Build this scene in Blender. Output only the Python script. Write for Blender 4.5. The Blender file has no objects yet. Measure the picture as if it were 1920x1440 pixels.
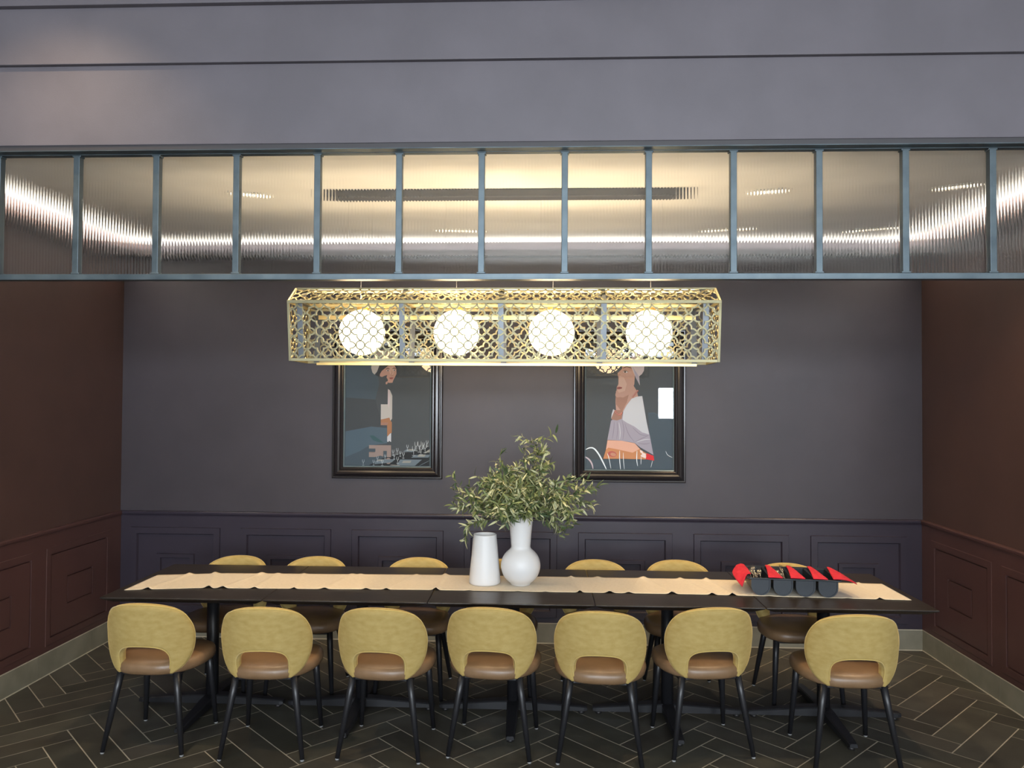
import bpy, math, random
from mathutils import Vector, Matrix
random.seed(7)
R = math.radians
sc = bpy.context.scene
COL = sc.collection

# ---------------------------------------------------------------- camera, world, exposure
cam_d = bpy.data.cameras.new('camera'); cam = bpy.data.objects.new('camera', cam_d); COL.objects.link(cam)
cam_d.sensor_fit = 'HORIZONTAL'; cam_d.sensor_width = 36.0; cam_d.lens = 36.0 * 1442.0 / 1920.0
cam_d.clip_start = 0.05; cam_d.clip_end = 200
CAM_H = 1.8554
yaw, pit, rol = .0429, .0206, .0056
cam.matrix_world = (Matrix.Translation((0, 0, CAM_H)) @ Matrix.Rotation(yaw, 4, 'Z') @
                    Matrix.Rotation(math.pi / 2 + pit, 4, 'X') @ Matrix.Rotation(rol, 4, 'Z'))
sc.camera = cam
sc.view_settings.view_transform = 'Standard'
sc.view_settings.look = 'None'
sc.view_settings.gamma = 1.0
sc.view_settings.use_curve_mapping = False
sc.view_settings.exposure = 0.0
sc.cycles.caustics_reflective = False
sc.cycles.caustics_refractive = True
sc.cycles.sample_clamp_indirect = 6.0
sc.cycles.max_bounces = 12
sc.cycles.transparent_max_bounces = 16

w = bpy.data.worlds.new('daylight'); sc.world = w; w.use_nodes = True
w.node_tree.nodes['Background'].inputs[0].default_value = (.62, .78, 1.0, 1)
w.node_tree.nodes['Background'].inputs[1].default_value = 4.0

def area(name, loc, rot, sx, sy, power, color):
    l = bpy.data.lights.new(name, 'AREA'); l.shape = 'RECTANGLE'; l.size = sx; l.size_y = sy
    l.energy = power; l.color = color
    o = bpy.data.objects.new(name, l); COL.objects.link(o); o.location = loc; o.rotation_euler = rot
    return o
# area lamps as daylight behind the camera; left and high windows added for brightness
YR = -5.0
area('daylight_lamp', (-.65, YR + .06, 2.0), (R(90), 0, 0), 2.5, 2.6, 330, (.86, .93, 1.0))
area('daylight_lamp', (3.7, YR + .06, 1.8), (R(90), 0, 0), 2.5, .66, 150, (.86, .93, 1.0))
area('daylight_lamp', (1.0, YR + .06, 3.2), (R(90), 0, 0), 8.8, .8, 330, (.86, .93, 1.0))

# ---------------------------------------------------------------- helpers
class MB:
    def __init__(s): s.v = []; s.f = []; s.m = []; s.s = []
    def add(s, vs, fs, mi=0, smooth=False):
        b = len(s.v); s.v.extend([tuple(v) for v in vs])
        for f in fs:
            s.f.append([b + i for i in f]); s.m.append(mi); s.s.append(smooth)
    def quad(s, a, b, c, d, mi=0): s.add([a, b, c, d], [(0, 1, 2, 3)], mi)
    def box(s, x0, x1, y0, y1, z0, z1, mi=0, M=None):
        vs = [(x, y, z) for z in (z0, z1) for y in (y0, y1) for x in (x0, x1)]
        if M is not None: vs = [M @ Vector(v) for v in vs]
        s.add(vs, [(0, 2, 3, 1), (4, 5, 7, 6), (0, 1, 5, 4), (1, 3, 7, 5), (3, 2, 6, 7), (2, 0, 4, 6)], mi)
    def lathe(s, prof, seg=32, mi=0, M=None, smooth=True):
        vs = []; fs = []
        for r, z in prof:
            for k in range(seg):
                a = 2 * math.pi * k / seg; v = Vector((r * math.cos(a), r * math.sin(a), z))
                vs.append(M @ v if M is not None else v)
        n = len(prof)
        for i in range(n - 1):
            for k in range(seg):
                k2 = (k + 1) % seg
                fs.append((i * seg + k, i * seg + k2, (i + 1) * seg + k2, (i + 1) * seg + k))
        if prof[0][0] > 1e-6: fs.append(tuple(range(seg - 1, -1, -1)))
        if prof[-1][0] > 1e-6: fs.append(tuple((n - 1) * seg + k for k in range(seg)))
        s.add(vs, fs, mi, smooth)
    def tube(s, pts, rad, seg=8, mi=0, cap=True):
        pts = [Vector(p) for p in pts]; n = len(pts)
        if not hasattr(rad, '__len__'): rad = [rad] * n
        vs = []; fs = []; ref = None
        for i, p in enumerate(pts):
            t = (pts[min(i + 1, n - 1)] - pts[max(i - 1, 0)]).normalized()
            if ref is None:
                ref = Vector((0, 0, 1)) if abs(t.z) < .9 else Vector((1, 0, 0))
            u = (ref - t * ref.dot(t)).normalized(); v = t.cross(u); ref = u
            for k in range(seg):
                a = 2 * math.pi * k / seg
                vs.append(p + (u * math.cos(a) + v * math.sin(a)) * rad[i])
        for i in range(n - 1):
            for k in range(seg):
                k2 = (k + 1) % seg
                fs.append((i * seg + k, i * seg + k2, (i + 1) * seg + k2, (i + 1) * seg + k))
        if cap:
            fs.append(tuple(range(seg - 1, -1, -1))); fs.append(tuple((n - 1) * seg + k for k in range(seg)))
        s.add(vs, fs, mi, True)
    def grid(s, P, mi=0, smooth=True, closed_u=False):
        nu = len(P); nv = len(P[0]); vs = [p for r in P for p in r]; fs = []
        for i in range(nu if closed_u else nu - 1):
            for j in range(nv - 1):
                i2 = (i + 1) % nu
                fs.append((i * nv + j, i2 * nv + j, i2 * nv + j + 1, i * nv + j + 1))
        s.add(vs, fs, mi, smooth)
    def ribbon(s, poly, wid, dep, M, mi=0, closed=False):
        """flat strap along a 2-D polyline (x, z), width wid, depth dep (along y), placed by M"""
        n = len(poly); vs = []; fs = []
        for i in range(n):
            if closed: a = poly[i - 1]; b = poly[(i + 1) % n]
            else: a = poly[max(i - 1, 0)]; b = poly[min(i + 1, n - 1)]
            dx, dz = b[0] - a[0], b[1] - a[1]; L = math.hypot(dx, dz) or 1
            nx, nz = -dz / L * wid / 2, dx / L * wid / 2
            x, z = poly[i]
            for q in ((x + nx, -dep / 2, z + nz), (x + nx, dep / 2, z + nz), (x - nx, dep / 2, z - nz), (x - nx, -dep / 2, z - nz)):
                vs.append(M @ Vector(q))
        for i in range(n if closed else n - 1):
            j = (i + 1) % n
            for k in range(4):
                k2 = (k + 1) % 4
                fs.append((i * 4 + k, i * 4 + k2, j * 4 + k2, j * 4 + k))
        s.add(vs, fs, mi)
    def build(s, name, mats, parent=None, bevel=0, bseg=2, recalc=True):
        me = bpy.data.meshes.new(name); me.from_pydata(s.v, [], s.f)
        if not isinstance(mats, (list, tuple)): mats = [mats]
        for m in mats: me.materials.append(m)
        me.polygons.foreach_set('material_index', s.m); me.polygons.foreach_set('use_smooth', s.s)
        if recalc:
            import bmesh
            bm = bmesh.new(); bm.from_mesh(me); bmesh.ops.recalc_face_normals(bm, faces=bm.faces); bm.to_mesh(me); bm.free()
        me.update()
        o = bpy.data.objects.new(name, me); COL.objects.link(o)
        if parent is not None: o.parent = parent
        if bevel:
            b = o.modifiers.new('bevel', 'BEVEL'); b.width = bevel; b.segments = bseg; b.limit_method = 'ANGLE'; b.angle_limit = R(35)
        return o

def tag(o, label=None, cat=None, group=None, kind=None):
    if label: o['label'] = label
    if cat: o['category'] = cat
    if group: o['group'] = group
    if kind: o['kind'] = kind
    return o
def thing(name, label, cat, loc=(0, 0, 0), rz=0, group=None):
    o = bpy.data.objects.new(name, None); o.empty_display_size = .1; COL.objects.link(o)
    o.location = loc; o.rotation_euler = (0, 0, rz)
    return tag(o, label, cat, group)
def struct(o): o['kind'] = 'structure'; return o
def copy_tree(o, parent=None):
    c = o.copy(); COL.objects.link(c)
    if parent is not None: c.parent = parent
    for ch in o.children: copy_tree(ch, c)
    return c
def interp(keys, x):
    if x <= keys[0][0]: return keys[0][1]
    for (a, va), (b, vb) in zip(keys, keys[1:]):
        if x <= b: return va + (vb - va) * (x - a) / (b - a)
    return keys[-1][1]
def resample(pts, n):
    """catmull-rom through pts, n points evenly spaced"""
    P = [Vector(p) for p in pts]; fine = []
    for i in range(len(P) - 1):
        p0 = P[max(i - 1, 0)]; p1 = P[i]; p2 = P[i + 1]; p3 = P[min(i + 2, len(P) - 1)]
        for k in range(16):
            t = k / 16
            fine.append(.5 * ((2 * p1) + (p2 - p0) * t + (2 * p0 - 5 * p1 + 4 * p2 - p3) * t * t + (3 * p1 - p0 - 3 * p2 + p3) * t ** 3))
    fine.append(P[-1])
    L = [0]
    for a, b in zip(fine, fine[1:]): L.append(L[-1] + (b - a).length)
    out = []; j = 0
    for k in range(n):
        t = L[-1] * k / (n - 1)
        while j < len(L) - 2 and L[j + 1] < t: j += 1
        f = (t - L[j]) / max(L[j + 1] - L[j], 1e-9)
        out.append(fine[j].lerp(fine[j + 1], min(max(f, 0), 1)))
    return out

# ---------------------------------------------------------------- materials
def mat(name, col, rough=.5, metal=0, spec=.5, **kw):
    m = bpy.data.materials.new(name); m.use_nodes = True
    b = m.node_tree.nodes['Principled BSDF']
    b.inputs['Base Color'].default_value = (*col, 1); b.inputs['Roughness'].default_value = rough
    b.inputs['Metallic'].default_value = metal; b.inputs['Specular IOR Level'].default_value = spec
    for k, v in kw.items(): b.inputs[k.replace('_', ' ')].default_value = v
    return m
def noise_col(m, c1, c2, scale=8, detail=4, stretch=(1, 1, 1), lo=.35, hi=.65, coord='Object', rough=None, bump=0, bscale=None, distortion=0):
    nt = m.node_tree; b = nt.nodes['Principled BSDF']
    tc = nt.nodes.new('ShaderNodeTexCoord'); mp = nt.nodes.new('ShaderNodeMapping'); mp.inputs['Scale'].default_value = stretch
    nt.links.new(tc.outputs[coord], mp.inputs[0])
    nz = nt.nodes.new('ShaderNodeTexNoise'); nz.inputs['Scale'].default_value = scale; nz.inputs['Detail'].default_value = detail
    nz.inputs['Distortion'].default_value = distortion
    nt.links.new(mp.outputs[0], nz.inputs['Vector'])
    cr = nt.nodes.new('ShaderNodeValToRGB'); cr.color_ramp.elements[0].position = lo; cr.color_ramp.elements[1].position = hi
    cr.color_ramp.elements[0].color = (*c1, 1); cr.color_ramp.elements[1].color = (*c2, 1)
    nt.links.new(nz.outputs['Fac'], cr.inputs[0]); nt.links.new(cr.outputs[0], b.inputs['Base Color'])
    if rough:
        mr = nt.nodes.new('ShaderNodeMapRange'); mr.inputs['To Min'].default_value = rough[0]; mr.inputs['To Max'].default_value = rough[1]
        nt.links.new(nz.outputs['Fac'], mr.inputs['Value']); nt.links.new(mr.outputs[0], b.inputs['Roughness'])
    if bump:
        n2 = nt.nodes.new('ShaderNodeTexNoise'); n2.inputs['Scale'].default_value = bscale or scale * 4; n2.inputs['Detail'].default_value = 3
        nt.links.new(mp.outputs[0], n2.inputs['Vector'])
        bp = nt.nodes.new('ShaderNodeBump'); bp.inputs['Strength'].default_value = bump; bp.inputs['Distance'].default_value = .002
        nt.links.new(n2.outputs['Fac'], bp.inputs['Height']); nt.links.new(bp.outputs[0], b.inputs['Normal'])
    return m
def paint(name, col, rough, bump=.12):
    m = mat(name, col, rough, spec=.4)
    d = tuple(c * .93 for c in col); e = tuple(c * 1.06 for c in col)
    return noise_col(m, d, e, 3, 3, bump=bump, bscale=220)

M = {}
M['wall_back'] = paint('aubergine_wall_paint', (.043, .036, .042), .48)
M['wall_side'] = paint('aubergine_wall_paint_warm_lit', (.060, .032, .027), .5)  # side walls: same paint, with the warmer light put into the colour
M['wains_back'] = paint('aubergine_wainscot_paint', (.031, .025, .036), .33, .05)
M['wains_side'] = paint('aubergine_wainscot_paint_warm_lit', (.066, .031, .028), .42, .05)  # same wainscot paint; warm light on the sides mixed into this colour
M['fascia'] = paint('aubergine_fascia_paint', (.115, .104, .118), .5)
M['ceiling'] = paint('cream_ceiling_paint', (.72, .69, .64), .8)
M['front_room'] = paint('grey_room_paint', (.42, .41, .40), .8)
M['tile'] = mat('slate_floor_tile', (.05, .045, .038), .45, spec=.35)
noise_col(M['tile'], (.040, .037, .030), (.066, .062, .049), 5, 6, (1, 1, 1), .3, .7, bump=.15, bscale=60)
nt = M['tile'].node_tree; att = nt.nodes.new('ShaderNodeAttribute'); att.attribute_name = 'tile_tone'
mx = nt.nodes.new('ShaderNodeMix'); mx.data_type = 'RGBA'; mx.blend_type = 'MULTIPLY'; mx.inputs[0].default_value = 1
bs = nt.nodes['Principled BSDF']; src = bs.inputs['Base Color'].links[0].from_socket
nt.links.new(src, mx.inputs[6]); nt.links.new(att.outputs['Color'], mx.inputs[7]); nt.links.new(mx.outputs[2], bs.inputs['Base Color'])
M['grout'] = noise_col(mat('beige_grout', (.3, .26, .19), .85), (.40, .36, .28), (.50, .45, .35), 12)
M['skirt'] = noise_col(mat('olive_slate_skirting_tile', (.07, .066, .05), .5), (.15, .142, .105), (.20, .19, .145), 6, 5)
M['steel'] = noise_col(mat('blued_steel', (.08, .105, .12), .42, .55), (.055, .076, .09), (.11, .14, .155), 9, 5, (1, 1, 1), .3, .75, rough=(.3, .5))
M['dark_metal'] = mat('dark_bronze_metal', (.035, .033, .033), .45, .6)
M['black_metal'] = mat('black_powder_coated_metal', (.012, .012, .014), .38, .0, .5)
M['pewter'] = mat('champagne_metal', (.27, .245, .15), .5, 1.0)
M['rib'] = mat('champagne_rib_window_tint', (.13, .14, .15), .42, 1.0)  # champagne metal again, cool window reflection put into the base colour
M['brass'] = mat('brushed_brass', (.80, .56, .22), .32, 1.0)
M['table'] = mat('dark_stained_oak', (.02, .016, .013), .36, spec=.5)
noise_col(M['table'], (.010, .008, .007), (.030, .022, .017), 5, 8, (1.2, 26, 26), .3, .72, rough=(.27, .42), bump=.25, bscale=9, distortion=.6)
M['tedge'] = mat('dark_stained_edge', (.012, .010, .009), .4)
M['linen'] = noise_col(mat('cream_linen', (.72, .62, .46), .9, Sheen_Weight=.2), (.64, .52, .345), (.74, .61, .42), 60, 3, (1, 5, 1), bump=.3, bscale=500)
M['velvet'] = mat('mustard_velvet', (.42, .30, .07), .75, spec=.2, Sheen_Weight=.6, Sheen_Roughness=.35)
M['velvet'].node_tree.nodes['Principled BSDF'].inputs['Sheen Tint'].default_value = (1, .72, .30, 1)
noise_col(M['velvet'], (.33, .233, .072), (.42, .312, .118), 34, 10, (.7, .7, 1.5), .22, .78, bump=.3, bscale=160)
M['piping'] = mat('mustard_piping', (.46, .33, .09), .7, Sheen_Weight=.4)
M['leather'] = mat('tan_brown_leather', (.19, .105, .05), .36, spec=.45)
noise_col(M['leather'], (.165, .098, .050), (.215, .132, .072), 9, 4, bump=.2, bscale=260)
M['glide'] = mat('pale_plastic_glide', (.24, .24, .235), .5)
M['ceramic'] = mat('matt_white_ceramic', (.68, .665, .65), .42, spec=.4)
M['stem'] = mat('olive_twig_bark', (.13, .12, .06), .8)
def leafmat(name, c1, c2):
    m = mat(name, c1, .5, spec=.35); noise_col(m, c1, c2, 30, 2)
    b = m.node_tree.nodes['Principled BSDF']; b.inputs['Subsurface Weight'].default_value = 0
    return m
M['leaf_a'] = leafmat('olive_leaf_green', (.12, .15, .05), (.20, .23, .085))
M['leaf_b'] = leafmat('olive_leaf_pale', (.38, .39, .20), (.50, .50, .30))
M['leaf_c'] = leafmat('olive_leaf_deep', (.045, .075, .03), (.08, .115, .045))
M['tray'] = mat('black_moulded_plastic', (.010, .015, .021), .42, spec=.5)
M['red'] = noise_col(mat('red_cotton_napkin', (.62, .015, .03), .85), (.47, .008, .022), (.56, .012, .03), 40, 2, bump=.2, bscale=500)
M['cutlery'] = mat('polished_cutlery', (.80, .74, .60), .22, 1.0)
M['frame'] = mat('glossy_black_frame', (.016, .013, .014), .2, spec=.7)
M['bevel'] = mat('silver_blue_slip', (.16, .21, .23), .3, .4)
M['lens'] = bpy.data.materials.new('lit_lamp_lens')
def emit(m, col, st):
    m.use_nodes = True; b = m.node_tree.nodes['Principled BSDF']
    b.inputs['Base Color'].default_value = (.9, .9, .9, 1)
    b.inputs['Emission Color'].default_value = (*col, 1); b.inputs['Emission Strength'].default_value = st
emit(M['lens'], (1, .80, .55), 25)
M['globe'] = bpy.data.materials.new('lit_opal_globe'); emit(M['globe'], (1, .72, .40), 19)
# reeded glass
M['reeded'] = mat('reeded_clear_glass', (.97, .98, .97), .03, Transmission_Weight=1.0, IOR=1.45)
# picture glass: clear sheet whose mirror reflection follows the Fresnel curve
m = bpy.data.materials.new('picture_glass'); m.use_nodes = True; nt = m.node_tree; nt.nodes.clear()
ou = nt.nodes.new('ShaderNodeOutputMaterial'); mi = nt.nodes.new('ShaderNodeMixShader'); tr = nt.nodes.new('ShaderNodeBsdfTransparent')
gl = nt.nodes.new('ShaderNodeBsdfGlossy'); gl.inputs['Roughness'].default_value = .01
fr = nt.nodes.new('ShaderNodeFresnel'); fr.inputs['IOR'].default_value = 1.75
nt.links.new(fr.outputs[0], mi.inputs[0]); nt.links.new(tr.outputs[0], mi.inputs[1]); nt.links.new(gl.outputs[0], mi.inputs[2]); nt.links.new(mi.outputs[0], ou.inputs[0])
M['pglass'] = m

# ---------------------------------------------------------------- room dimensions
XL, XR, D, YF = -3.324, 2.838, 5.92, 3.55
ZC, ZF = 3.075, 4.0
XL2, XR2 = -5.6, 5.6

# floor: grout bed + herringbone tiles as one surface
fl = MB(); fl.quad((XL2, YR, -.002), (XR2, YR, -.002), (XR2, D + .02, -.002), (XL2, D + .02, -.002), 1)
Wt, Lt, g = .149, .619, .0031
ox, oy = -.361, 3.677
tones = [(1, 1, 1)]
s2 = 1 / math.sqrt(2)
def uv2w(u, v): return (ox + (u - v) * s2, oy + (u + v) * s2)
rt = random.Random(3)
for c in range(-9, 9):
    for j in range(-46, 20):
        bu, bv = j * Wt + c * Lt, j * Wt - c * Lt
        for (u0, u1, v0, v1) in ((bu, bu + Lt, bv, bv + Wt), (bu + Lt, bu + Lt + Wt, bv + Wt - Lt, bv + Wt)):
            cs = [uv2w(*q) for q in ((u0 + g, v0 + g), (u1 - g, v0 + g), (u1 - g, v1 - g), (u0 + g, v1 - g))]
            cx = sum(q[0] for q in cs) / 4; cy = sum(q[1] for q in cs) / 4
            if cy < -1.5 or cx < XL2 or cx > XR2 or cy > D + .3: continue
            if cy > 3.4 and (cx < XL - .3 or cx > XR + .3): continue
            if max(q[1] for q in cs) > D + .005:
                out_ = []; lim = D + .005
                for a, b in zip(cs, cs[1:] + cs[:1]):
                    if a[1] <= lim: out_.append(a)
                    if (a[1] <= lim) != (b[1] <= lim):
                        f_ = (lim - a[1]) / (b[1] - a[1]); out_.append((a[0] + f_ * (b[0] - a[0]), lim))
                cs = out_
                if len(cs) < 3: continue
            fl.add([(x, y, 0) for x, y in cs], [tuple(range(len(cs)))], 0)
            t = rt.uniform(.74, 1.2); tones.append((t * rt.uniform(.97, 1.05), t, t * rt.uniform(.95, 1.02)))
fo = struct(fl.build('floor', [M['tile'], M['grout']], recalc=False))
ca = fo.data.color_attributes.new('tile_tone', 'FLOAT_COLOR', 'CORNER')
for p in fo.data.polygons:
    for li in p.loop_indices: ca.data[li].color = (*tones[p.index], 1)

# alcove walls
def wallbox(name, b, m):
    q = MB(); q.box(*b); return struct(q.build(name, m))
wallbox('wall_back', (XL - .2, XR + .2, D, D + .15, 0, 4.1), M['wall_back'])
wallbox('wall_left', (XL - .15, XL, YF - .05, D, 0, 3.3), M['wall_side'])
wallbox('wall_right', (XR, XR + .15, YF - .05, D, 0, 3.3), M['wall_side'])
wallbox('ceiling', (XL - .15, XR + .15, YF + .03, D, ZC, ZC + .1), M['ceiling'])
# front room shell
wallbox('wall_pier_left', (XL2, XL - .15, YF - .05, YF + .15, 0, 3.3), M['fascia'])
wallbox('wall_pier_right', (XR + .15, XR2, YF - .05, YF + .15, 0, 3.3), M['fascia'])
wallbox('wall_room_left', (XL2 - .15, XL2, YR, YF + .15, 0, ZF + .1), M['front_room'])
wallbox('wall_room_right', (XR2, XR2 + .15, YR, YF + .15, 0, ZF + .1), M['front_room'])
wallbox('ceiling_room', (XL2 - .15, XR2 + .15, YR, YF + .15, ZF, ZF + .1), M['ceiling'])
# wall behind the camera, three openings; left and high windows made up for brightness
wins = [(-1.9, .6, .7, 2.35 + .95), (2.45, 4.95, 1.47, 2.13), (-3.4, 5.4, 2.8 + .0, 3.6)]
xs = sorted({XL2, XR2, *[a for q in wins for a in q[:2]]}); zs = sorted({0, ZF, *[a for q in wins for a in q[2:]]})
q = MB()
for x0, x1 in zip(xs, xs[1:]):
    for z0, z1 in zip(zs, zs[1:]):
        cx, cz = (x0 + x1) / 2, (z0 + z1) / 2
        if any(a < cx < b and c < cz < d for a, b, c, d in wins): continue
        q.box(x0, x1, YR - .12, YR, z0, z1)
struct(q.build('wall_rear', M['front_room']))

# fascia above the opening: three stepped boards
FY = 3.47
q = MB()
q.box(XL2, XR2, FY, YF + .02, 3.030, 3.402); q.box(XL2, XR2, FY - .022, YF + .02, 3.402, 3.665)
q.box(XL2, XR2, FY - .05, YF + .02, 3.665, ZF)
struct(q.build('wall_fascia', M['fascia'], bevel=.003))
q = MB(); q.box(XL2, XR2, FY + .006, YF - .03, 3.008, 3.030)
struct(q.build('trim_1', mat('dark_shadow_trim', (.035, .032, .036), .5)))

# wainscot: plates with nested panels.  T maps (s along the wall, z, outwards) to the world
def wainscot(name, m, s0, s1, panels, T, z0=.158, z1=.945, groove=False):
    q = MB(); t = .014
    zb, zt = .195, .848
    P = lambda s, z, d: T(s, z, d)
    def rect(a, b, c, e): q.quad(P(a, c, t), P(b, c, t), P(b, e, t), P(a, e, t))
    rect(s0, s1, z0, zb); rect(s0, s1, zt, z1)
    last = s0
    for a, b in panels:
        rect(last, a, zb, zt); last = b
        loops = [(0, t), (.004, t + .010), (.050, t + .010), (.058, t - .008), (.205, t - .008), (.209, t + .004), (.237, t + .004), (.243, t - .012)]
        if groove: loops = [(0, t), (.003, t + .003), (.046, t + .003), (.047, t - .013), (.055, t - .013), (.056, t), (.228, t), (.229, t - .013), (.237, t - .013), (.238, t)]
        prev = None
        for ins, d in loops:
            L = [P(a + ins, zb + ins, d), P(b - ins, zb + ins, d), P(b - ins, zt - ins, d), P(a + ins, zt - ins, d)]
            if prev:
                for k in range(4): q.quad(prev[k], prev[(k + 1) % 4], L[(k + 1) % 4], L[k])
            prev = L
        q.quad(*prev)
    rect(last, s1, zb, zt)
    q.quad(P(s0, z1, t), P(s1, z1, t), P(s1, z1, 0), P(s0, z1, 0))
    return struct(q.build(name, m, recalc=False))
TB = lambda s, z, d: (s, D - d, z)
TL = lambda s, z, d: (XL + d, s, z)
TR = lambda s, z, d: (XR - d, s, z)
wainscot('trim_2', M['wains_back'], XL, XR, [(-3.23 + .872 * k, -3.23 + .872 * k + .712) for k in range(7)], TB)
side = [(3.60, 4.035), (4.14, 4.90), (5.005, 5.765)]
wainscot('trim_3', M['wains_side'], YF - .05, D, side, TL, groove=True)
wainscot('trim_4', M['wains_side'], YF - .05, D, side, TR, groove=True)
def rail(name, m, s0, s1, T):
    q = MB(); prof = [(0, .930), (.016, .932), (.018, .942), (.024, .948), (.026, .958), (.026, .966), (.020, .972), (0, .974)]
    q.grid([[T(s, z, d) for d, z in prof] for s in (s0, s1)], smooth=False)
    return struct(q.build(name, m))
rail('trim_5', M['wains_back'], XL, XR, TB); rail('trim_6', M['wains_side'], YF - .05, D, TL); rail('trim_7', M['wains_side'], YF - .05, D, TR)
# tile skirting, with pale joints and a pale top edge
def skirting(name, s0, s1, T, off):
    q = MB(); d = .012; h = .150
    def bar(a, b, z0, z1, dd, mi):
        v = [T(s, z, e) for e in (0, dd) for z in (z0, z1) for s in (a, b)]
        q.add(v, [(0, 1, 3, 2), (4, 6, 7, 5), (0, 4, 5, 1), (2, 3, 7, 6), (0, 2, 6, 4), (1, 5, 7, 3)], mi)
    x = s0 + off
    cuts = [s0]
    while x < s1 - .02: cuts.append(x); x += .596
    cuts.append(s1)
    for a, b in zip(cuts, cuts[1:]): bar(a + .0012, b - .0012, .006, h, d, 0)
    bar(s0, s1, .0, h, d - .002, 2); bar(s0, s1, h, h + .006, d + .002, 1); bar(s0, s1, 0, .005, d + .004, 1)
    return struct(q.build(name, [M['skirt'], M['grout'], mat('grey_skirting_joint', (.12, .11, .085), .8)]))
skirting('baseboard_back', XL, XR, TB, .3); skirting('baseboard_left', YF - .05, D, TL, .255); skirting('baseboard_right', YF - .05, D, TR, .24)

# steel window frames behind the camera; left and high ones added for light
for n, (a, b, c, e) in enumerate(wins):
    q = MB()
    for x in (a + .02, b - .02): q.box(x - .02, x + .02, YR - .1, YR - .02, c, e)
    for z in (c + .02, e - .02): q.box(a, b, YR - .1, YR - .02, z - .02, z + .02)
    k = max(1, round((b - a) / 1.25))
    for i in range(1, k): x = a + (b - a) * i / k; q.box(x - .015, x + .015, YR - .09, YR - .03, c, e)
    f = struct(q.build('window_%d' % (n + 1), M['black_metal']))

# ---------------------------------------------------------------- reeded glass screen
scr = thing('glass_screen', 'long steel-framed reeded glass screen hanging across the opening under the fascia', 'glass partition', ((XL + XR) / 2, YF, 2.42))
SX = (XL + XR) / 2
ZB, ZT = 2.413, 3.05
def sbox(name, x0, x1, y0, y1, z0, z1, m, par, bev=.002):
    q = MB(); q.box(x0 - SX, x1 - SX, y0 - YF, y1 - YF, z0 - 2.42, z1 - 2.42); return q.build(name, m, par, bevel=bev)
sbox('top_rail', XL + .002, XR - .002, YF - .028, YF + .012, 3.000, 3.029, M['steel'], scr)
sbox('top_lip', XL + .002, XR - .002, FY + .002, YF - .028, 3.003, 3.007, M['steel'], scr, 0)
sbox('bottom_rail', XL + .002, XR - .002, YF - .028, YF + .012, ZB, 2.437, M['steel'], scr)
sbox('bottom_lip', XL + .002, XR - .002, YF - .036, YF + .016, ZB - .004, ZB, M['steel'], scr, 0)
mull = [-2.219 + (2.008 + 2.219) / 11 * k for k in range(-3, 14)]
mull = [x for x in mull if XL + .05 < x < XR - .05]
ml0 = None
for x in [XL + .014] + mull + [XR - .014]:
    if ml0 is None:
        q = MB(); q.box(-.0145, .0145, -.026, .010, 2.437 - 2.42, 3.000 - 2.42)
        q.box(-.020, .020, -.027, .011, 2.437 - 2.42, 2.445 - 2.42); q.box(-.020, .020, -.027, .011, 2.992 - 2.42, 3.000 - 2.42)
        o = ml0 = q.build('mullion', M['steel'], scr, bevel=.002)
    else:
        o = ml0.copy(); COL.objects.link(o)
    o.location = (x - SX, 0, 0)
def pane(x0, x1):
    n = 25; q = MB(); wd = x1 - x0; N = n * 8; z0, z1 = .015, .582
    P = []
    for i in range(N + 1):
        t = i / N; P.append((-wd / 2 + wd * t, .001 - .0009 * abs(math.sin(math.pi * t * n))))
    P = [(-wd / 2, .006)] + P + [(wd / 2, .006)]
    q.grid([[(x, y, z0), (x, y, z1)] for x, y in P], closed_u=True)
    m = len(P); q.f += [[2 * i for i in range(m)], [2 * i + 1 for i in range(m)]]; q.m += [0, 0]; q.s += [False, False]
    o = q.build('glass_pane', M['reeded'], scr); o.location = ((x0 + x1) / 2 - SX, 0, 0)
    sm_ = o.modifiers.new('crisp_edges', 'EDGE_SPLIT'); sm_.split_angle = R(50)
edges = [XL + .014] + mull + [XR - .014]
# outward normals by hand: front is -y
for a, b in zip(edges, edges[1:]): pane(a + .008, b - .008)

# ---------------------------------------------------------------- ceiling downlights in the alcove
def downlight(x, y, z, label, power, name='ceiling_downlight', size=R(112), blend=1, col=(1, .73, .44)):
    t = thing(name, label, 'ceiling light', (x, y, z), 0, 'recessed ceiling downlights')
    q = MB(); q.lathe([(.040, 0), (.062, -.002), (.066, -.006), (.060, -.010), (.046, -.010), (.042, -.002)], 28)
    q.build('trim_ring', M['ceramic'], t)
    q = MB(); q.lathe([(.0, -.003), (.041, -.003), (.041, -.001), (0, -.001)], 24); q.build('lens', M['lens'], t)
    l = bpy.data.lights.new('downlight_beam', 'SPOT'); l.energy = power; l.color = col; l.spot_size = size; l.spot_blend = blend; l.shadow_soft_size = .035
    o = bpy.data.objects.new('downlight_beam', l); COL.objects.link(o); o.parent = t; o.location = (0, 0, -.02)
    return t
for nm, x in (('left', -1.76), ('centre-left', -.61), ('centre-right', 1.29), ('right', 2.32)):
    downlight(x, 4.50 if nm != 'right' else 4.42, ZC, 'recessed downlight seen through the reeded glass, front row, %s' % nm, 76, size=R(92))
    if nm != 'left': downlight(x, 5.50, ZC, 'recessed downlight seen through the reeded glass, rear row, %s' % nm, 62, size=R(52))
downlight(-2.25, 2.93, ZF, 'recessed downlight washing the left end of the fascia', 95, size=R(112), blend=1)

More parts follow.
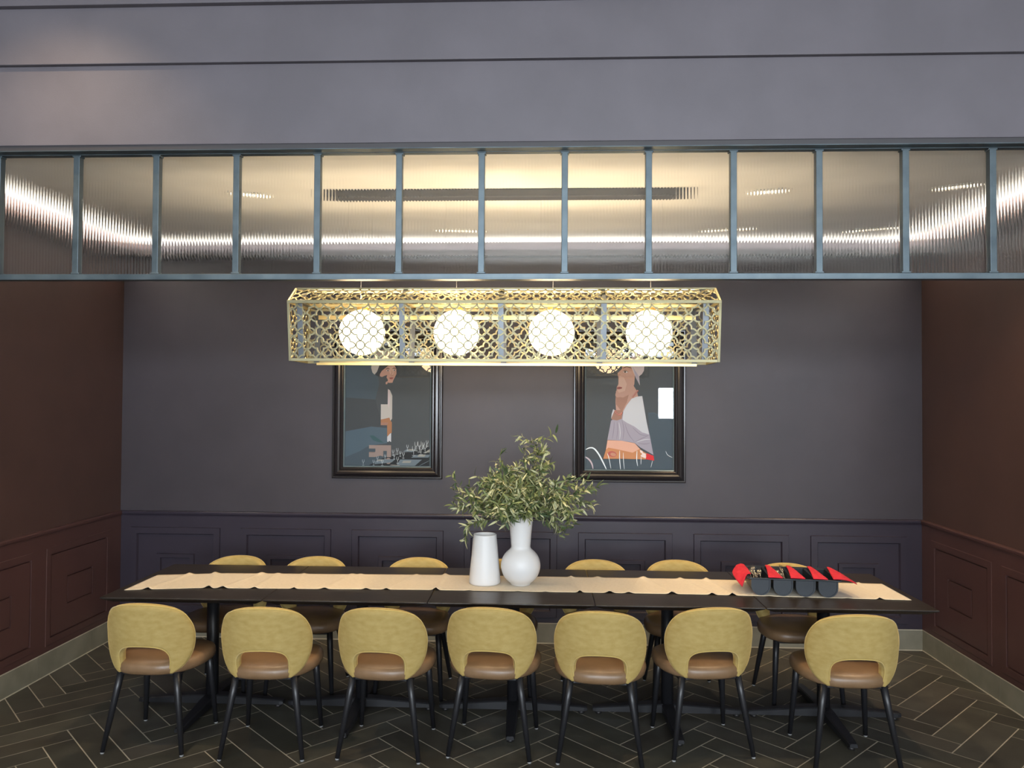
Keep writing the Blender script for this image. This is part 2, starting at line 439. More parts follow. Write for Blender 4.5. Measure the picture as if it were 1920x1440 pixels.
# made-up ledge on three alcove walls; strip lamps added to brighten the ceiling
def added_ledge(name, T, s0, s1, m):
    q = MB()
    prof = [(0, 2.955), (.085, 2.955), (.085, 3.000), (.079, 3.000), (.079, 2.967), (0, 2.967)]
    q.grid([[T(s_, z, d) for d, z in prof] for s_ in (s0, s1)], smooth=False)
    struct(q.build(name, m))
added_ledge('added_ledge_left', TL, YF + .08, D, M['wall_side']); added_ledge('added_ledge_right', TR, YF + .08, D, M['wall_side']); added_ledge('added_ledge_back', TB, XL, XR, M['wall_back'])
CC = (1, .95, .88)
area('added_ceiling_strip', (XL + .038, (YF + D) / 2, 2.978), (R(140), 0, R(-90)), 2.2, .03, 31, CC)
area('added_ceiling_strip', (XR - .038, (YF + D) / 2, 2.978), (R(140), 0, R(90)), 2.2, .03, 31, CC)
area('added_ceiling_strip', ((XL + XR) / 2, D - .038, 2.978), (R(140), 0, R(180)), 6.0, .03, 42, CC)

# ---------------------------------------------------------------- dining tables
TW = .912
tab_rot = R(.25)
TCX, TCY = -.181, 4.622
def table_xy(k): # centre of table k = -2..2
    return (TCX + k * TW * math.cos(tab_rot), TCY + k * TW * math.sin(tab_rot))
def make_table(label):
    t = thing('dining_table', label, 'table', group='square tables pushed together in a row')
    q = MB(); h = TW / 2 - .0015; d = .435; c = .05
    z1, z0 = .75, .715
    # knife-edge top: thin rim, underside chamfered inwards
    top = [(-h, -d), (h, -d), (h, d), (-h, d)]
    cc = c
    und = [(-h + cc, -d + cc), (h - cc, -d + cc), (h - cc, d - cc), (-h + cc, d - cc)]
    v = [(x, y, z1) for x, y in top] + [(x, y, z1 - .008) for x, y in top] + [(x, y, z0) for x, y in und]
    f = [(0, 1, 2, 3), (11, 10, 9, 8)]
    for a in (0, 4):
        for k in range(4): f.append((a + k, a + 4 + k, a + 4 + (k + 1) % 4, a + (k + 1) % 4))
    q.add(v, f); q.build('tabletop', M['table'], t, bevel=.004, bseg=5)
    q = MB(); q.box(-.19, .19, -.19, .19, .703, .715); q.build('mounting_plate', M['black_metal'], t, bevel=.002)
    q = MB(); q.lathe([(.036, .05), (.036, .703)], 24); q.build('column', M['black_metal'], t)
    for k in range(4):
        q = MB(); Mr = Matrix.Rotation(k * math.pi / 2, 4, 'Z')
        pr = []
        for x, hw, zt, zb in ((0, .036, .072, .022), (.10, .034, .070, .022), (.42, .024, .044, .018), (.44, .020, .040, .020)):
            pr.append([Mr @ Vector(p) for p in ((x, -hw, zb), (x, -hw, zt - .006), (x, -hw + .006, zt), (x, hw - .006, zt), (x, hw, zt - .006), (x, hw, zb))])
        q.grid(pr, smooth=False); q.f.append([len(q.v) - 6 + i for i in range(6)]); q.m.append(0); q.s.append(False)
        a = q.build('base_arm', M['black_metal'], t)
        q = MB(); q.lathe([(.018, 0), (.018, .012), (.008, .014), (.008, .024)], 14, M=Mr @ Matrix.Translation((.405, 0, 0)))
        q.build('levelling_foot', M['dark_metal'], a)
    return t
tl = ['square dark oak table at the left end of the joined row', 'square dark oak table second from the left in the joined row',
      'square dark oak table in the middle of the row under the white vases', 'square dark oak table second from the right in the joined row',
      'square dark oak table at the right end under the cutlery tray']
t0 = make_table(tl[0])
for i, k in enumerate(range(-2, 3)):
    o = t0 if i == 0 else copy_tree(t0)
    x, y = table_xy(k); o.location = (x, y, 0); o.rotation_euler = (0, 0, tab_rot); o['label'] = tl[i]

# ---------------------------------------------------------------- chairs
def make_chair():
    t = thing('dining_chair', 'x', 'chair')
    # seat cushion
    q = MB(); N = 44; rings = []
    def plan(k, sc_):
        a = 2 * math.pi * k / N; ca, sa = math.cos(a), math.sin(a); e = 2 / 3.1
        x = math.copysign(abs(ca) ** e, ca); y = math.copysign(abs(sa) ** e, sa)
        wx = .246 if y > 0 else .246 - .060 * abs(y) ** 1.5
        return (x * wx * sc_, .012 + y * .226 * sc_)
    prof = [(0, .404), (.80, .404), (.93, .408), (.985, .418), (1.0, .434), (.995, .452), (.965, .466), (.90, .474), (.75, .479), (.5, .482), (.25, .483), (0, .4835)]
    P = [[(*plan(k, max(s_, .001)), z) for s_, z in prof] for k in range(N)]
    q.grid(P, closed_u=True); q.build('seat', M['leather'], t)
    # backrest: horseshoe shell
    inn = [(-.121, .419), (-.125, .452), (-.126, .487), (-.120, .517), (-.101, .542), (-.065, .556), (0, .560)]
    inn = inn + [(-x, z) for x, z in inn[-2::-1]]
    out = [(-.143, .417), (-.175, .440), (-.203, .478), (-.2215, .53), (-.2285, .583), (-.2275, .633), (-.216, .684), (-.193, .732), (-.155, .764), (-.09, .785), (0, .792)]
    out = out + [(-x, z) for x, z in out[-2::-1]]
    NT, NS = 61, 10
    I = resample([(x, 0, z) for x, z in inn], NT); O = resample([(x, 0, z) for x, z in out], NT)
    def yb(x, z): return -.196 - .13 * (z - .42) + .105 * (abs(x) / .2285) ** 2.5
    def surf(s, i, side, th=.046):
        p = I[i].lerp(O[i], s); x, z = p.x, p.z
        wloc = (O[i] - I[i]).length
        ds = min(s, 1 - s) * wloc; r = .017
        k = 1 if ds >= r else math.sqrt(max(0, 1 - (1 - ds / r) ** 2))
        e = 1e-3
        n = Vector((-(yb(x + e, z) - yb(x - e, z)) / (2 * e), 1, .13)).normalized()
        crown = .010 * math.sin(math.pi * s) if side > 0 else 0
        return Vector((x, yb(x, z), z)) + n * (side * k * th / 2 + crown * k)
    ss = [0, .02, .05, .1, .18, .3, .45, .6, .75, .87, .94, .975, .99, 1]
    P = []
    for i in range(NT):
        P.append([surf(s, i, -1) for s in ss] + [surf(s, i, 1) for s in ss[-2:0:-1]] + [surf(0, i, -1)])
    q = MB(); q.grid(P)
    n = len(P[0]) - 1
    for row in (0, NT - 1): q.f.append([row * (n + 1) + j for j in range(n)]); q.m.append(0); q.s.append(True)
    b = q.build('backrest', M['velvet'], t)
    q = MB()
    q.tube([surf(.985, i, -1) + Vector((0, -.001, 0)) for i in range(NT)], .0032, 6)
    q.tube([surf(.04, i, -1) + Vector((0, -.001, 0)) for i in range(NT)], .0028, 6)
    q.build('piping', M['piping'], b)
    # legs
    for sx, sy in ((-1, -1), (1, -1), (-1, 1), (1, 1)):
        if sy < 0: a = Vector((sx * .150, -.150, .412)); f = Vector((sx * .2125, -.208, .008))
        else: a = Vector((sx * .180, .165, .412)); f = Vector((sx * .2075, .206, .008))
        q = MB(); q.tube([a, a.lerp(f, .25), f], [.019, .018, .0118], 14); lg = q.build('leg', M['black_metal'], t)
        q = MB(); q.lathe([(.0095, 0), (.0105, .002), (.0105, .006), (.008, .008)], 12, M=Matrix.Translation((f.x, f.y, 0))); q.build('glide', M['glide'], lg)
    # under-seat frame
    q = MB(); q.box(-.17, .17, -.16, .18, .394, .406); q.build('seat_frame', M['black_metal'], t, bevel=.004)
    return t
c0 = make_chair(); used = [False]
def place(x, y, rz, label, group):
    o = c0 if not used[0] else copy_tree(c0); used[0] = True
    o.location = (x, y, 0); o.rotation_euler = (0, 0, rz); o['label'] = label; o['group'] = group
near = [(-2.081, 4.158, -1), (-1.455, 4.127, 2.5), (-.836, 4.150, -3), (-.264, 4.195, -5), (.300, 4.158, -4), (.853, 4.265, 8), (1.580, 4.180, .5)]
on = ['leftmost chair', 'second chair from left', 'third chair from left', 'middle chair', 'third chair from right', 'second chair from right', 'rightmost chair']
for (x, y, a), n in zip(near, on):
    place(x, y, R(a), 'mustard velvet %s of the near row, its open back towards us' % n, 'mustard chairs along the near side of the table')
far = [(-2.055, 4.91, 180), (-1.515, 4.915, 182), (-.833, 4.928, 180), (-.285, 4.91, 180), (.345, 4.94, 183), (.88, 4.965, 180), (1.585, 4.918, 180.5)]
on[3] = 'middle chair, mostly hidden by the white vases,'
for (x, y, a), n in zip(far, on):
    place(x, y, R(a), 'mustard velvet %s of the far row, facing us' % n, 'mustard chairs along the far side of the table')

# ---------------------------------------------------------------- table runner
q = MB(); NU, NV = 420, 22
rr = random.Random(5)
cre = []; u = -2.25
while u < 2.05:
    cre.append((u, rr.uniform(.012, .020), rr.uniform(.003, .008), rr.uniform(-.12, .12))); u += rr.uniform(.13, .25)
def run_pt(i, j):
    u = -2.405 + 4.45 * i / NU; v = -.19 + .38 * j / NV
    xc = u; yc = interp([(-2.5, 4.505), (-2.0, 4.60), (-.7, 4.642), (.85, 4.640), (2.1, 4.585)], u)
    x = xc + .09 * (-v) * .0; y = yc + v
    z = 0
    e = abs(v) / .19
    for cu, sg, am, sk in cre:
        dd = (u - cu - sk * v / .19 * .5) / sg
        if abs(dd) < 3.5:
            gz = math.exp(-dd * dd); z += gz * am * (.6 + 1.2 * e ** 4); y += (v / .19) * gz * .010 * (-1 if v < 0 else -1) * e ** 4
    flat_ = 1.0
    for a_, b_ in ((-.50, .03), (1.13, 1.74)): flat_ = min(flat_, max(0, max(a_ - u, u - b_)) / .05)
    return (x, y, .7520 + z * min(1, flat_))
q.grid([[run_pt(i, j) for j in range(NV + 1)] for i in range(NU + 1)])
o = q.build('table_runner', M['linen']); tag(o, 'long cream linen runner with creases along the joined tables', 'table runner')
sm = o.modifiers.new('cloth_thickness', 'SOLIDIFY'); sm.thickness = .0018; sm.offset = 1

# ---------------------------------------------------------------- vases
RZ = .7542
t = thing('tapered_vase', 'short white ceramic vase tapering upwards, empty, left of the leafy vase', 'vase', (-.356, 4.632, RZ), 0, 'white ceramic vases')
q = MB(); q.lathe([(0, .001), (.085, 0), (.093, .004), (.0945, .014), (.091, .06), (.0815, .16), (.073, .25), (.0695, .285), (.0695, .291), (.067, .294), (.0640, .291), (.063, .28), (.072, .18), (.082, .06), (.08, .014), (0, .012)], 56)
q.build('vase_body', M['ceramic'], t)
VX, VY = -.140, 4.610
t = thing('bulb_vase', 'tall white bulb-shaped vase with a flaring neck holding olive branches', 'vase', (VX, VY, RZ), 0, 'white ceramic vases')
pr = [(0, .006), (.048, .004), (.050, 0), (.056, 0), (.060, .006), (.062, .012), (.075, .022), (.094, .042), (.108, .068), (.1165, .098), (.1175, .122), (.112, .150), (.101, .174), (.087, .192), (.072, .206), (.061, .216), (.0575, .226), (.059, .245), (.063, .30), (.0685, .36), (.073, .405), (.0745, .418), (.073, .422), (.070, .418), (.064, .36), (.058, .30), (.052, .23), (.06, .20), (.10, .15), (.11, .11), (.09, .05), (0, .015)]
q = MB(); q.lathe([(p.x, p.z) for p in resample([(r, 0, z) for r, z in pr], 110)], 64); q.build('vase_body', M['ceramic'], t)
# olive branches
bt = thing('olive_branches', 'bushy bunch of olive branches with narrow leaves standing in the white vase', 'plant', (VX, VY, RZ + .42))
rb = random.Random(21); st = MB(); fo_ = MB()
def leaf(p, d, L, wd, mi, curl):
    d = d.normalized(); up = Vector((rb.uniform(-1, 1), rb.uniform(-1, 1), rb.uniform(-.3, 1.2)))
    sd = d.cross(up)
    if sd.length < .05: sd = d.cross(Vector((1, .3, 0)))
    sd.normalize(); nn = sd.cross(d); vs = []; n = 7; pos = p.copy(); dr = d.copy()
    for i in range(n):
        t_ = i / (n - 1); w_ = wd * (.16 + .84 * math.sin(math.pi * min(1, t_ * .94 + .06) ** .85)) if i < n - 1 else .0006
        vs += [pos - sd * w_ / 2 + nn * w_ * .22, pos, pos + sd * w_ / 2 + nn * w_ * .22]
        dr = (dr - nn * curl / n + Vector((0, 0, -.25 / n))).normalized(); pos = pos + dr * L / (n - 1)
    fs = []
    for i in range(n - 1):
        a = i * 3; fs += [(a, a + 1, a + 4, a + 3), (a + 1, a + 2, a + 5, a + 4)]
    fo_.add(vs, fs, mi, True)
def branch(p, d, L, rad, leaves, droop, lscale=1):
    pts = [p.copy()]; n = 9; dr = d.normalized()
    for i in range(n):
        dr = (dr + Vector((rb.uniform(-.09, .09), rb.uniform(-.09, .09), -droop / n + rb.uniform(-.05, .05)))).normalized()
        pts.append(pts[-1] + dr * L / n)
    st.tube(pts, [rad * (1 - .7 * i / n) for i in range(n + 1)], 5)
    for k in range(leaves):
        f = .18 + .82 * (k + rb.random() * .6) / leaves; x = min(f * n, n - .001); i = int(x); q_ = pts[i].lerp(pts[i + 1], x - i)
        ax = (pts[i + 1] - pts[i]).normalized(); o_ = Vector((rb.gauss(0, 1), rb.gauss(0, 1), rb.gauss(0, 1))); o_ -= ax * o_.dot(ax); o_.normalize()
        r_ = rb.random(); mi = 1 if r_ < .36 else (2 if r_ > .74 else 0)
        leaf(q_, ax * rb.uniform(.25, .9) + o_ * rb.uniform(.5, 1), rb.uniform(.036, .068) * lscale, rb.uniform(.0095, .0145), mi, rb.uniform(-.6, 2.2))
    return pts
def spray(az, el, L, leaves, droop, subs=3):
    d = Vector((math.cos(az) * math.cos(el), math.sin(az) * math.cos(el), math.sin(el)))
    root = Vector((math.cos(az) * .035, math.sin(az) * .035, -.03))
    pts = branch(root, (d + Vector((0, 0, .25))), L, .0028, leaves, droop)
    for s_ in range(subs):
        i = rb.randint(3, 8); o_ = Vector((rb.gauss(0, 1), rb.gauss(0, 1), rb.gauss(0, .8))).normalized()
        ax = (pts[i + 1] - pts[i]).normalized()
        branch(pts[i], ax * .9 + o_ * .8, rb.uniform(.07, .15), .0016, rb.randint(7, 11), .3)
P_ = math.pi
for az, el, L, lv, dr in ((P_ * .98, .36, .43, 26, .30), (P_ * 1.04, .20, .39, 24, .35), (P_ * .93, .06, .38, 20, .35), (P_ * 1.06, -.16, .30, 14, .45), (P_ * .9, .60, .40, 26, .35),
                          (.03, .32, .42, 28, .35), (-.12, .42, .42, 28, .35), (.1, .12, .32, 18, .4), (-.08, -.18, .27, 12, .5), (.12, .62, .38, 24, .3),
                          (P_ * .3, 1.36, .46, 30, .03), (P_ * .08, 1.40, .50, 34, .02), (-.3, 1.30, .44, 30, .05), (.05, 1.25, .42, 26, .05), (P_ * .9, 1.15, .36, 22, .15)):
    spray(az, el, L, lv, dr, 4)
for k in range(44):
    az = 2 * P_ * (k + rb.random() * .6) / 44; el = rb.uniform(.25, 1.4)
    spray(az, el, rb.uniform(.19, .35), 22, rb.uniform(.0, .42), 4)
st.build('stems', M['stem'], bt); fo_.build('foliage', [M['leaf_a'], M['leaf_b'], M['leaf_c']], bt, recalc=False)

# ---------------------------------------------------------------- cutlery tray
TRX, TRY, TRR = 1.425, 4.575, R(-5.0)
tray = thing('cutlery_tray', 'black plastic cutlery tray with four round-bottomed bins on the runner', 'cutlery tray', (TRX, TRY, RZ), TRR)
BW = .122; hd = .145; HT = .100
q = MB()
def ucurve(r, n=14): # U-shaped section from left rim down and up to right rim
    pts = [(-r, HT - .006)]
    for k in range(n + 1):
        a = math.pi + math.pi * k / n; pts.append((r * math.cos(a), r + .001 + r * 0 + (HT * 0) + r * math.sin(a) * 1.0))
    pts.append((r, HT - .006)); return pts
for b in range(4):
    cx = (b - 1.5) * BW; ro, ri = .0535, .050
    U = [(cx + x, z) for x, z in ucurve(ro)]; V = [(cx + x, z + .0035) for x, z in ucurve(ri)]; V[0] = (V[0][0], HT - .006); V[-1] = (V[-1][0], HT - .006)
    q.grid([[(x, y, z) for y in (-hd, hd)] for x, z in U]); q.grid([[(x, y, z) for y in (-hd + .004, hd - .004)] for x, z in V])
    for y in (-hd, -hd + .004, hd - .004, hd):
        L = U if abs(y) == hd else V
        q.add([(x, y, z) for x, z in L], [tuple(range(len(L)))])
for b in range(4):
    cx = (b - 1.5) * BW
    a_ = [(cx + x, -hd - .004, z) for x, z in ucurve(.0535)]; c_ = [(cx + x * .87, -hd - .004, .006 + z * .93) for x, z in ucurve(.0535)]
    q.grid([a_, c_], smooth=False); q.grid([a_, [(x, -hd, z) for x, y, z in a_]], smooth=False); q.grid([c_, [(x, -hd, z) for x, y, z in c_]], smooth=False)
q.build('bins', M['tray'], tray)
q = MB(); W4 = BW * 4 / 2 + .006
# flat rim around and between the bins
q.box(-W4, W4, -hd - .016, -hd + .003, HT - .008, HT); q.box(-W4, W4, hd - .003, hd + .016, HT - .008, HT)
for b in range(5):
    x = (b - 2) * BW; e = .0085
    q.box(x - e - (.006 if b == 0 else 0), x + e + (.006 if b == 4 else 0), -hd, hd, HT - .008, HT)
q.build('rim', M['tray'], tray, bevel=.003)
MT = Matrix.Translation((TRX, TRY, RZ)) @ Matrix.Rotation(TRR, 4, 'Z')
q = MB(); q.box(-W4, W4, hd + .006, hd + .016, HT, HT + .004); q.build('back_lip', M['tray'], tray, bevel=.002)
# red napkins folded over the rims
def napkin(pts, label, th=.005):
    """pts: rows front->back of 3-D points in tray space, top surface"""
    q = MB(); rows = [[Vector(p) for p in r] for r in pts]
    ns = 13
    G = []
    rs = [resample(r, ns) for r in rows]
    for j in range(ns):
        G.append(resample([r[j] for r in rs], 15))
    up = [[p + Vector((0, 0, .0012 * math.sin(j * 1.3) * math.sin(i * .9))) for i, p in enumerate(g_)] for j, g_ in enumerate(G)]
    q.grid([[MT @ p for p in g_] for g_ in up])
    o = q.build('napkin', M['red']); tag(o, label, 'napkin', 'red napkins folded over the cutlery tray')
    s_ = o.modifiers.new('folded_layers', 'SOLIDIFY'); s_.thickness = th; s_.offset = 1
    return o
T = HT + .002
def nap_div(b, label):
    x = (b - 2) * BW
    napkin([[(x - .022, -hd - .014, T + .002), (x + .005, -hd - .014, T + .002), (x + .035, -hd - .012, T + .001), (x + .058, -hd - .006, T - .002)],
            [(x - .008, -.06, T + .006), (x + .012, -.06, T + .008), (x + .034, -.06, T + .005), (x + .055, -.055, T - .001)],
            [(x + .008, .05, T + .006), (x + .022, .05, T + .008), (x + .036, .05, T + .006), (x + .050, .052, T + .001)],
            [(x + .018, hd + .006, T + .005), (x + .028, hd + .006, T + .006), (x + .036, hd + .006, T + .005), (x + .044, hd + .004, T + .002)]], label)
napkin([[(-.283, -.135, T - .062), (-.268, -.118, T - .028), (-.250, -.10, T + .003), (-.228, -.085, T + .001)],
        [(-.312, -.060, T - .030), (-.288, -.040, T - .008), (-.252, -.02, T + .006), (-.226, -.03, T + .001)],
        [(-.316, .005, T - .012), (-.285, .04, T + .002), (-.252, .06, T + .008), (-.225, .04, T + .003)],
        [(-.280, .115, T + .004), (-.265, .125, T + .010), (-.248, .135, T + .012), (-.232, .13, T + .010)]],
       'red napkin hanging over the left end of the cutlery tray')
nap_div(1, 'red napkin over the divider beside the bunch of forks in the leftmost bin')
nap_div(2, 'red napkin over the middle divider of the black cutlery tray')
nap_div(3, 'red napkin over the right-hand divider of the black cutlery tray')
x4 = 2 * BW
napkin([[(x4 - .036, -hd - .012, T + .003), (x4 + .012, -hd - .012, T + .003), (x4 + .060, -hd + .0, T - .008), (x4 + .098, -hd + .02, T - .028)],
        [(x4 - .022, -.05, T + .005), (x4 + .010, -.05, T + .007), (x4 + .045, -.045, T - .001), (x4 + .090, -.035, T - .024)],
        [(x4 - .004, .06, T + .007), (x4 + .012, .06, T + .010), (x4 + .030, .06, T + .004), (x4 + .055, .065, T - .006)],
        [(x4 + .008, hd + .004, T + .005), (x4 + .014, hd + .004, T + .006), (x4 + .020, hd + .004, T + .005), (x4 + .030, hd + .002, T + .002)]],
       'red napkin drooping over the right end of the cutlery tray')
# forks lying in the two left bins, tines up
fq = MB()
fq.grid([[(-.004, 0, 0), (.004, 0, 0)], [(-.003, .06, .004), (.003, .06, .004)], [(-.0025, .12, .006), (.0025, .12, .006)], [(-.009, .135, .004), (.009, .135, .004)], [(-.011, .15, .002), (.011, .15, .002)]])
for k in range(4):
    x = -.0092 + k * .0061
    fq.grid([[(x - .0016, .148, .002), (x + .0016, .148, .002)], [(x - .0014, .17, .0035), (x + .0014, .17, .0035)], [(x - .0007, .195, .009), (x + .0007, .195, .009)]])
f0 = fq.build('fork', M['cutlery']); s_ = f0.modifiers.new('fork_gauge', 'SOLIDIFY'); s_.thickness = .0015
first = True
rf = random.Random(9)
for b, nm, n, sa, sb in ((0, 'leftmost', 6, -.036, .014), (1, 'second', 5, -.002, .034)):
    for k in range(n):
        o = f0 if first else f0.copy()
        if not first: COL.objects.link(o)
        first = False
        cx = (b - 1.5) * BW
        p = MT @ Vector((cx + sa + (sb - sa) * k / (n - 1), -.125, .034 + .012 * (k % 2) + .016 * (k % 3 == 0)))
        # handle at the front of the bin, tines leaning up towards the back
        o.matrix_world = Matrix.Translation(p) @ Matrix.Rotation(TRR + rf.uniform(-.06, .06), 4, 'Z') @ Matrix.Rotation(R(17) + .03 * (k % 2), 4, 'X') @ Matrix.Rotation(R(rf.uniform(-25, 25)), 4, 'Y')
        tag(o, 'metal fork, tines up, in the bunch in the %s bin of the cutlery tray' % nm if nm == 'leftmost' else 'metal fork, tines up, in the bunch in the second bin of the cutlery tray', 'fork', 'forks in the %s bin of the tray' % nm)

# ---------------------------------------------------------------- chandelier
CX, CY = -.2425, 4.46
CZ = 2.07
ch = thing('lantern_chandelier', 'long pierced metal box lantern with four lit white globes hanging over the table', 'chandelier', (CX, CY, CZ))
HL = 1.2095
A_ = .0763
def lat_curves(wd, ht, ox_, oz_, sx=1):
    """closed curves of the quatrefoil lattice over a wd x ht panel centred at 0; ox_,oz_ = a ring centre"""
    out = []; a = A_
    ni = int(wd / a) + 3; nj = int(ht / a) + 3
    for i in range(-ni, ni):
        for j in range(-nj, nj):
            cx, cz = ox_ + i * a, oz_ + j * a
            if abs(cx) > wd / 2 + .7 * a or abs(cz) > ht / 2 + .7 * a: continue
            if (i + j) % 2 == 0:
                c = [(cx + .315 * a * math.cos(2 * P_ * k / 20), cz + .315 * a * math.sin(2 * P_ * k / 20)) for k in range(20)]
            else:
                q1 = [(.23, .23), (.34, .245), (.46, .205), (.58, .10), (.675, 0), (.58, -.10), (.46, -.205), (.34, -.245)]
                c = []
                for r_ in range(4):
                    cr, sr = (1, 0, -1, 0)[r_], (0, 1, 0, -1)[r_]
                    # go clockwise so that consecutive petals meet at the cusps
                    for x, z in reversed(q1[1:] + [(.23, -.23)]):
                        c.append((cx + a * (x * cr - z * sr), cz + a * (x * sr + z * cr)))
            out.append(c)
    return out
def lattice(mb, wd, ht, ox_, oz_, Mx, sw=.0084, dep=.004, poly=None):
    """clip the curves to the panel (poly test) and add straps"""
    ins = poly or (lambda x, z: abs(x) <= wd / 2 and abs(z) <= ht / 2)
    for c in lat_curves(wd, ht, ox_, oz_):
        n = len(c); fl_ = [ins(*p) for p in c]
        if all(fl_): mb.ribbon(c, sw, dep, Mx, closed=True); continue
        if not any(fl_): continue
        st_ = next(i for i in range(n) if fl_[i] and not fl_[i - 1]); run = []
        def clip(pin, pout):
            for _ in range(12):
                mid = ((pin[0] + pout[0]) / 2, (pin[1] + pout[1]) / 2)
                if ins(*mid): pin = mid
                else: pout = mid
            return pin
        for k in range(n + 1):
            i = (st_ + k) % n
            if fl_[i] and k < n:
                if not run: run = [clip(c[i], c[i - 1])]
                run.append(c[i])
            elif run:
                run.append(clip(run[-1], c[i])); mb.ribbon(run, sw, dep, Mx); run = []
# cross-section (y, z): bottom half-depth .155, shoulder .20, ridge
ZS, ZR = .331, .423
yb_, ys_, yr_ = .155, .20, .062
def panel_matrix(p0, p1, flip=1):
    """plane through local x axis, from p0=(y,z) bottom to p1 top, local z runs up the panel, centred"""
    d = Vector((0, p1[0] - p0[0], p1[1] - p0[1])); L = d.length; d.normalize()
    c = Vector((0, (p0[0] + p1[0]) / 2, (p0[1] + p1[1]) / 2)); x = Vector((1, 0, 0)); y = d.cross(x)
    Mx = Matrix((( x.x, y.x, d.x, c.x), (x.y, y.y, d.y, c.y), (x.z, y.z, d.z, c.z), (0, 0, 0, 1)))
    return Mx, L
ring_x = -1.1183 - CX
for nm, p0, p1 in (('front_screen', (-yb_, 0), (-ys_, ZS)), ('back_screen', (yb_, 0), (ys_, ZS)), ('front_roof_screen', (-ys_, ZS), (-yr_, ZR)), ('back_roof_screen', (ys_, ZS), (yr_, ZR))):
    Mx, L = panel_matrix(p0, p1)
    mb = MB(); lattice(mb, 2 * HL - .02, L - .02, ring_x, 0 if 'roof' not in nm else -.01, Mx)
    mb.build(nm, M['pewter'], ch, recalc=True)
# end screens
for sx in (-1, 1):
    Mx = Matrix.Translation((sx * (HL - .003), 0, ZS / 2)) @ Matrix.Rotation(P_ / 2, 4, 'Z')
    mb = MB(); lattice(mb, .40, ZS, 0, 0, Mx, poly=lambda x, z: abs(z) < ZS / 2 - .008 and abs(x) < yb_ + (ys_ - yb_) * (z / ZS + .5) - .008)
    mb.build('end_screen', M['pewter'], ch)
# frame bars
def bar(mb, a, b, wy, wz):
    a = Vector(a); b = Vector(b); d = b - a; L = d.length; d.normalize()
    up = Vector((0, 1, 0)) if abs(d.y) < .9 else Vector((1, 0, 0)); s_ = d.cross(up).normalized(); up = s_.cross(d)
    Mx = Matrix(((d.x, up.x, s_.x, a.x), (d.y, up.y, s_.y, a.y), (d.z, up.z, s_.z, a.z), (0, 0, 0, 1)))
    mb.box(0, L, -wy / 2, wy / 2, -wz / 2, wz / 2, M=Mx)
mb = MB()
for sy in (-1, 1):
    bar(mb, (-HL, sy * yb_, .007), (HL, sy * yb_, .007), .008, .016)
    bar(mb, (-HL, sy * ys_, ZS), (HL, sy * ys_, ZS), .010, .018)
    bar(mb, (-HL, sy * yr_, ZR), (HL, sy * yr_, ZR), .012, .012)
    for sx in (-1, 1):
        bar(mb, (sx * (HL - .006), sy * yb_, 0), (sx * (HL - .006), sy * ys_, ZS + .008), .010, .014)
        bar(mb, (sx * (HL - .006), sy * ys_, ZS), (sx * (HL - .006), sy * yr_, ZR), .010, .012)
for sx in (-1, 1):
    x = sx * (HL - .006)
    bar(mb, (x, -yb_, .007), (x, yb_, .007), .012, .014); bar(mb, (x, -ys_, ZS), (x, ys_, ZS), .012, .016); bar(mb, (x, -yr_, ZR), (x, yr_, ZR), .012, .010)
mb.build('frame', M['pewter'], ch, bevel=.001)
px_ = [-1.385 - CX, -.805 - CX, -.249 - CX, .325 - CX, .886 - CX]
for x in px_:
    mb = MB()
    for sy in (-1, 1): bar(mb, (x, sy * (yb_ - .010), .004), (x, sy * (ys_ - .010), ZS), .004, .032)
    mb.box(x - .016, x + .016, -ys_ + .01, ys_ - .01, ZS - .006, ZS - .002)
    for sy in (-1, 1): bar(mb, (x, sy * (ys_ - .012), ZS - .004), (x, sy * yr_, ZR - .006), .003, .030)
    mb.build('rib', M['rib'], ch)
mb = MB(); bar(mb, (-1.14, yb_ - .012, -.003), (1.14, yb_ - .012, -.003), .012, .014); bar(mb, (-1.14, ys_ - .03, ZS - .05), (1.14, ys_ - .03, ZS - .05), .006, .026)
mb.build('back_rail', M['brass'], ch)
mb = MB(); mb.box(-1.14, 1.14, -.014, .014, ZS - .010, ZS + .010); mb.build('lamp_bar', M['brass'], ch, bevel=.002)
up = bpy.data.lights.new('added_lantern_uplight', 'AREA'); up.shape = 'RECTANGLE'; up.size = 2.2; up.size_y = .05; up.energy = 55; up.color = (1, .82, .56)  # strip lamp added inside the lantern to brighten the ceiling
uo = bpy.data.objects.new('added_lantern_uplight', up); COL.objects.link(uo); uo.parent = ch; uo.location = (0, 0, ZS + .03); uo.rotation_euler = (P_, 0, 0)
for gx in (-1.073, -.517, .036, .598):
    mb = MB(); n = 20
    mb.lathe([(.132 * math.sin(P_ * (k + .0) / n) if 0 < k < n else 0, .175 - .132 * math.cos(P_ * k / n)) for k in range(n + 1)], 40)
    g_ = mb.build('globe', M['globe'], ch); g_.location.x = gx - CX
    mb = MB(); mb.lathe([(.030, .300), (.034, .304), (.034, ZS - .012), (.02, ZS - .008)], 20); s_ = mb.build('socket_cap', M['brass'], g_)
for x in (-1.082, -.519, .044, .607):
    mb = MB(); mb.tube([(x - CX, 0, ZS), (x - CX, 0, 3.02 - CZ)], .0016, 6); mb.build('suspension_wire', M['dark_metal'], ch)
mb = MB(); mb.box(-1.05, 1.05, -.05, .05, 3.030 - CZ, ZC - CZ - .001); mb.build('canopy', M['dark_metal'], ch, bevel=.004)

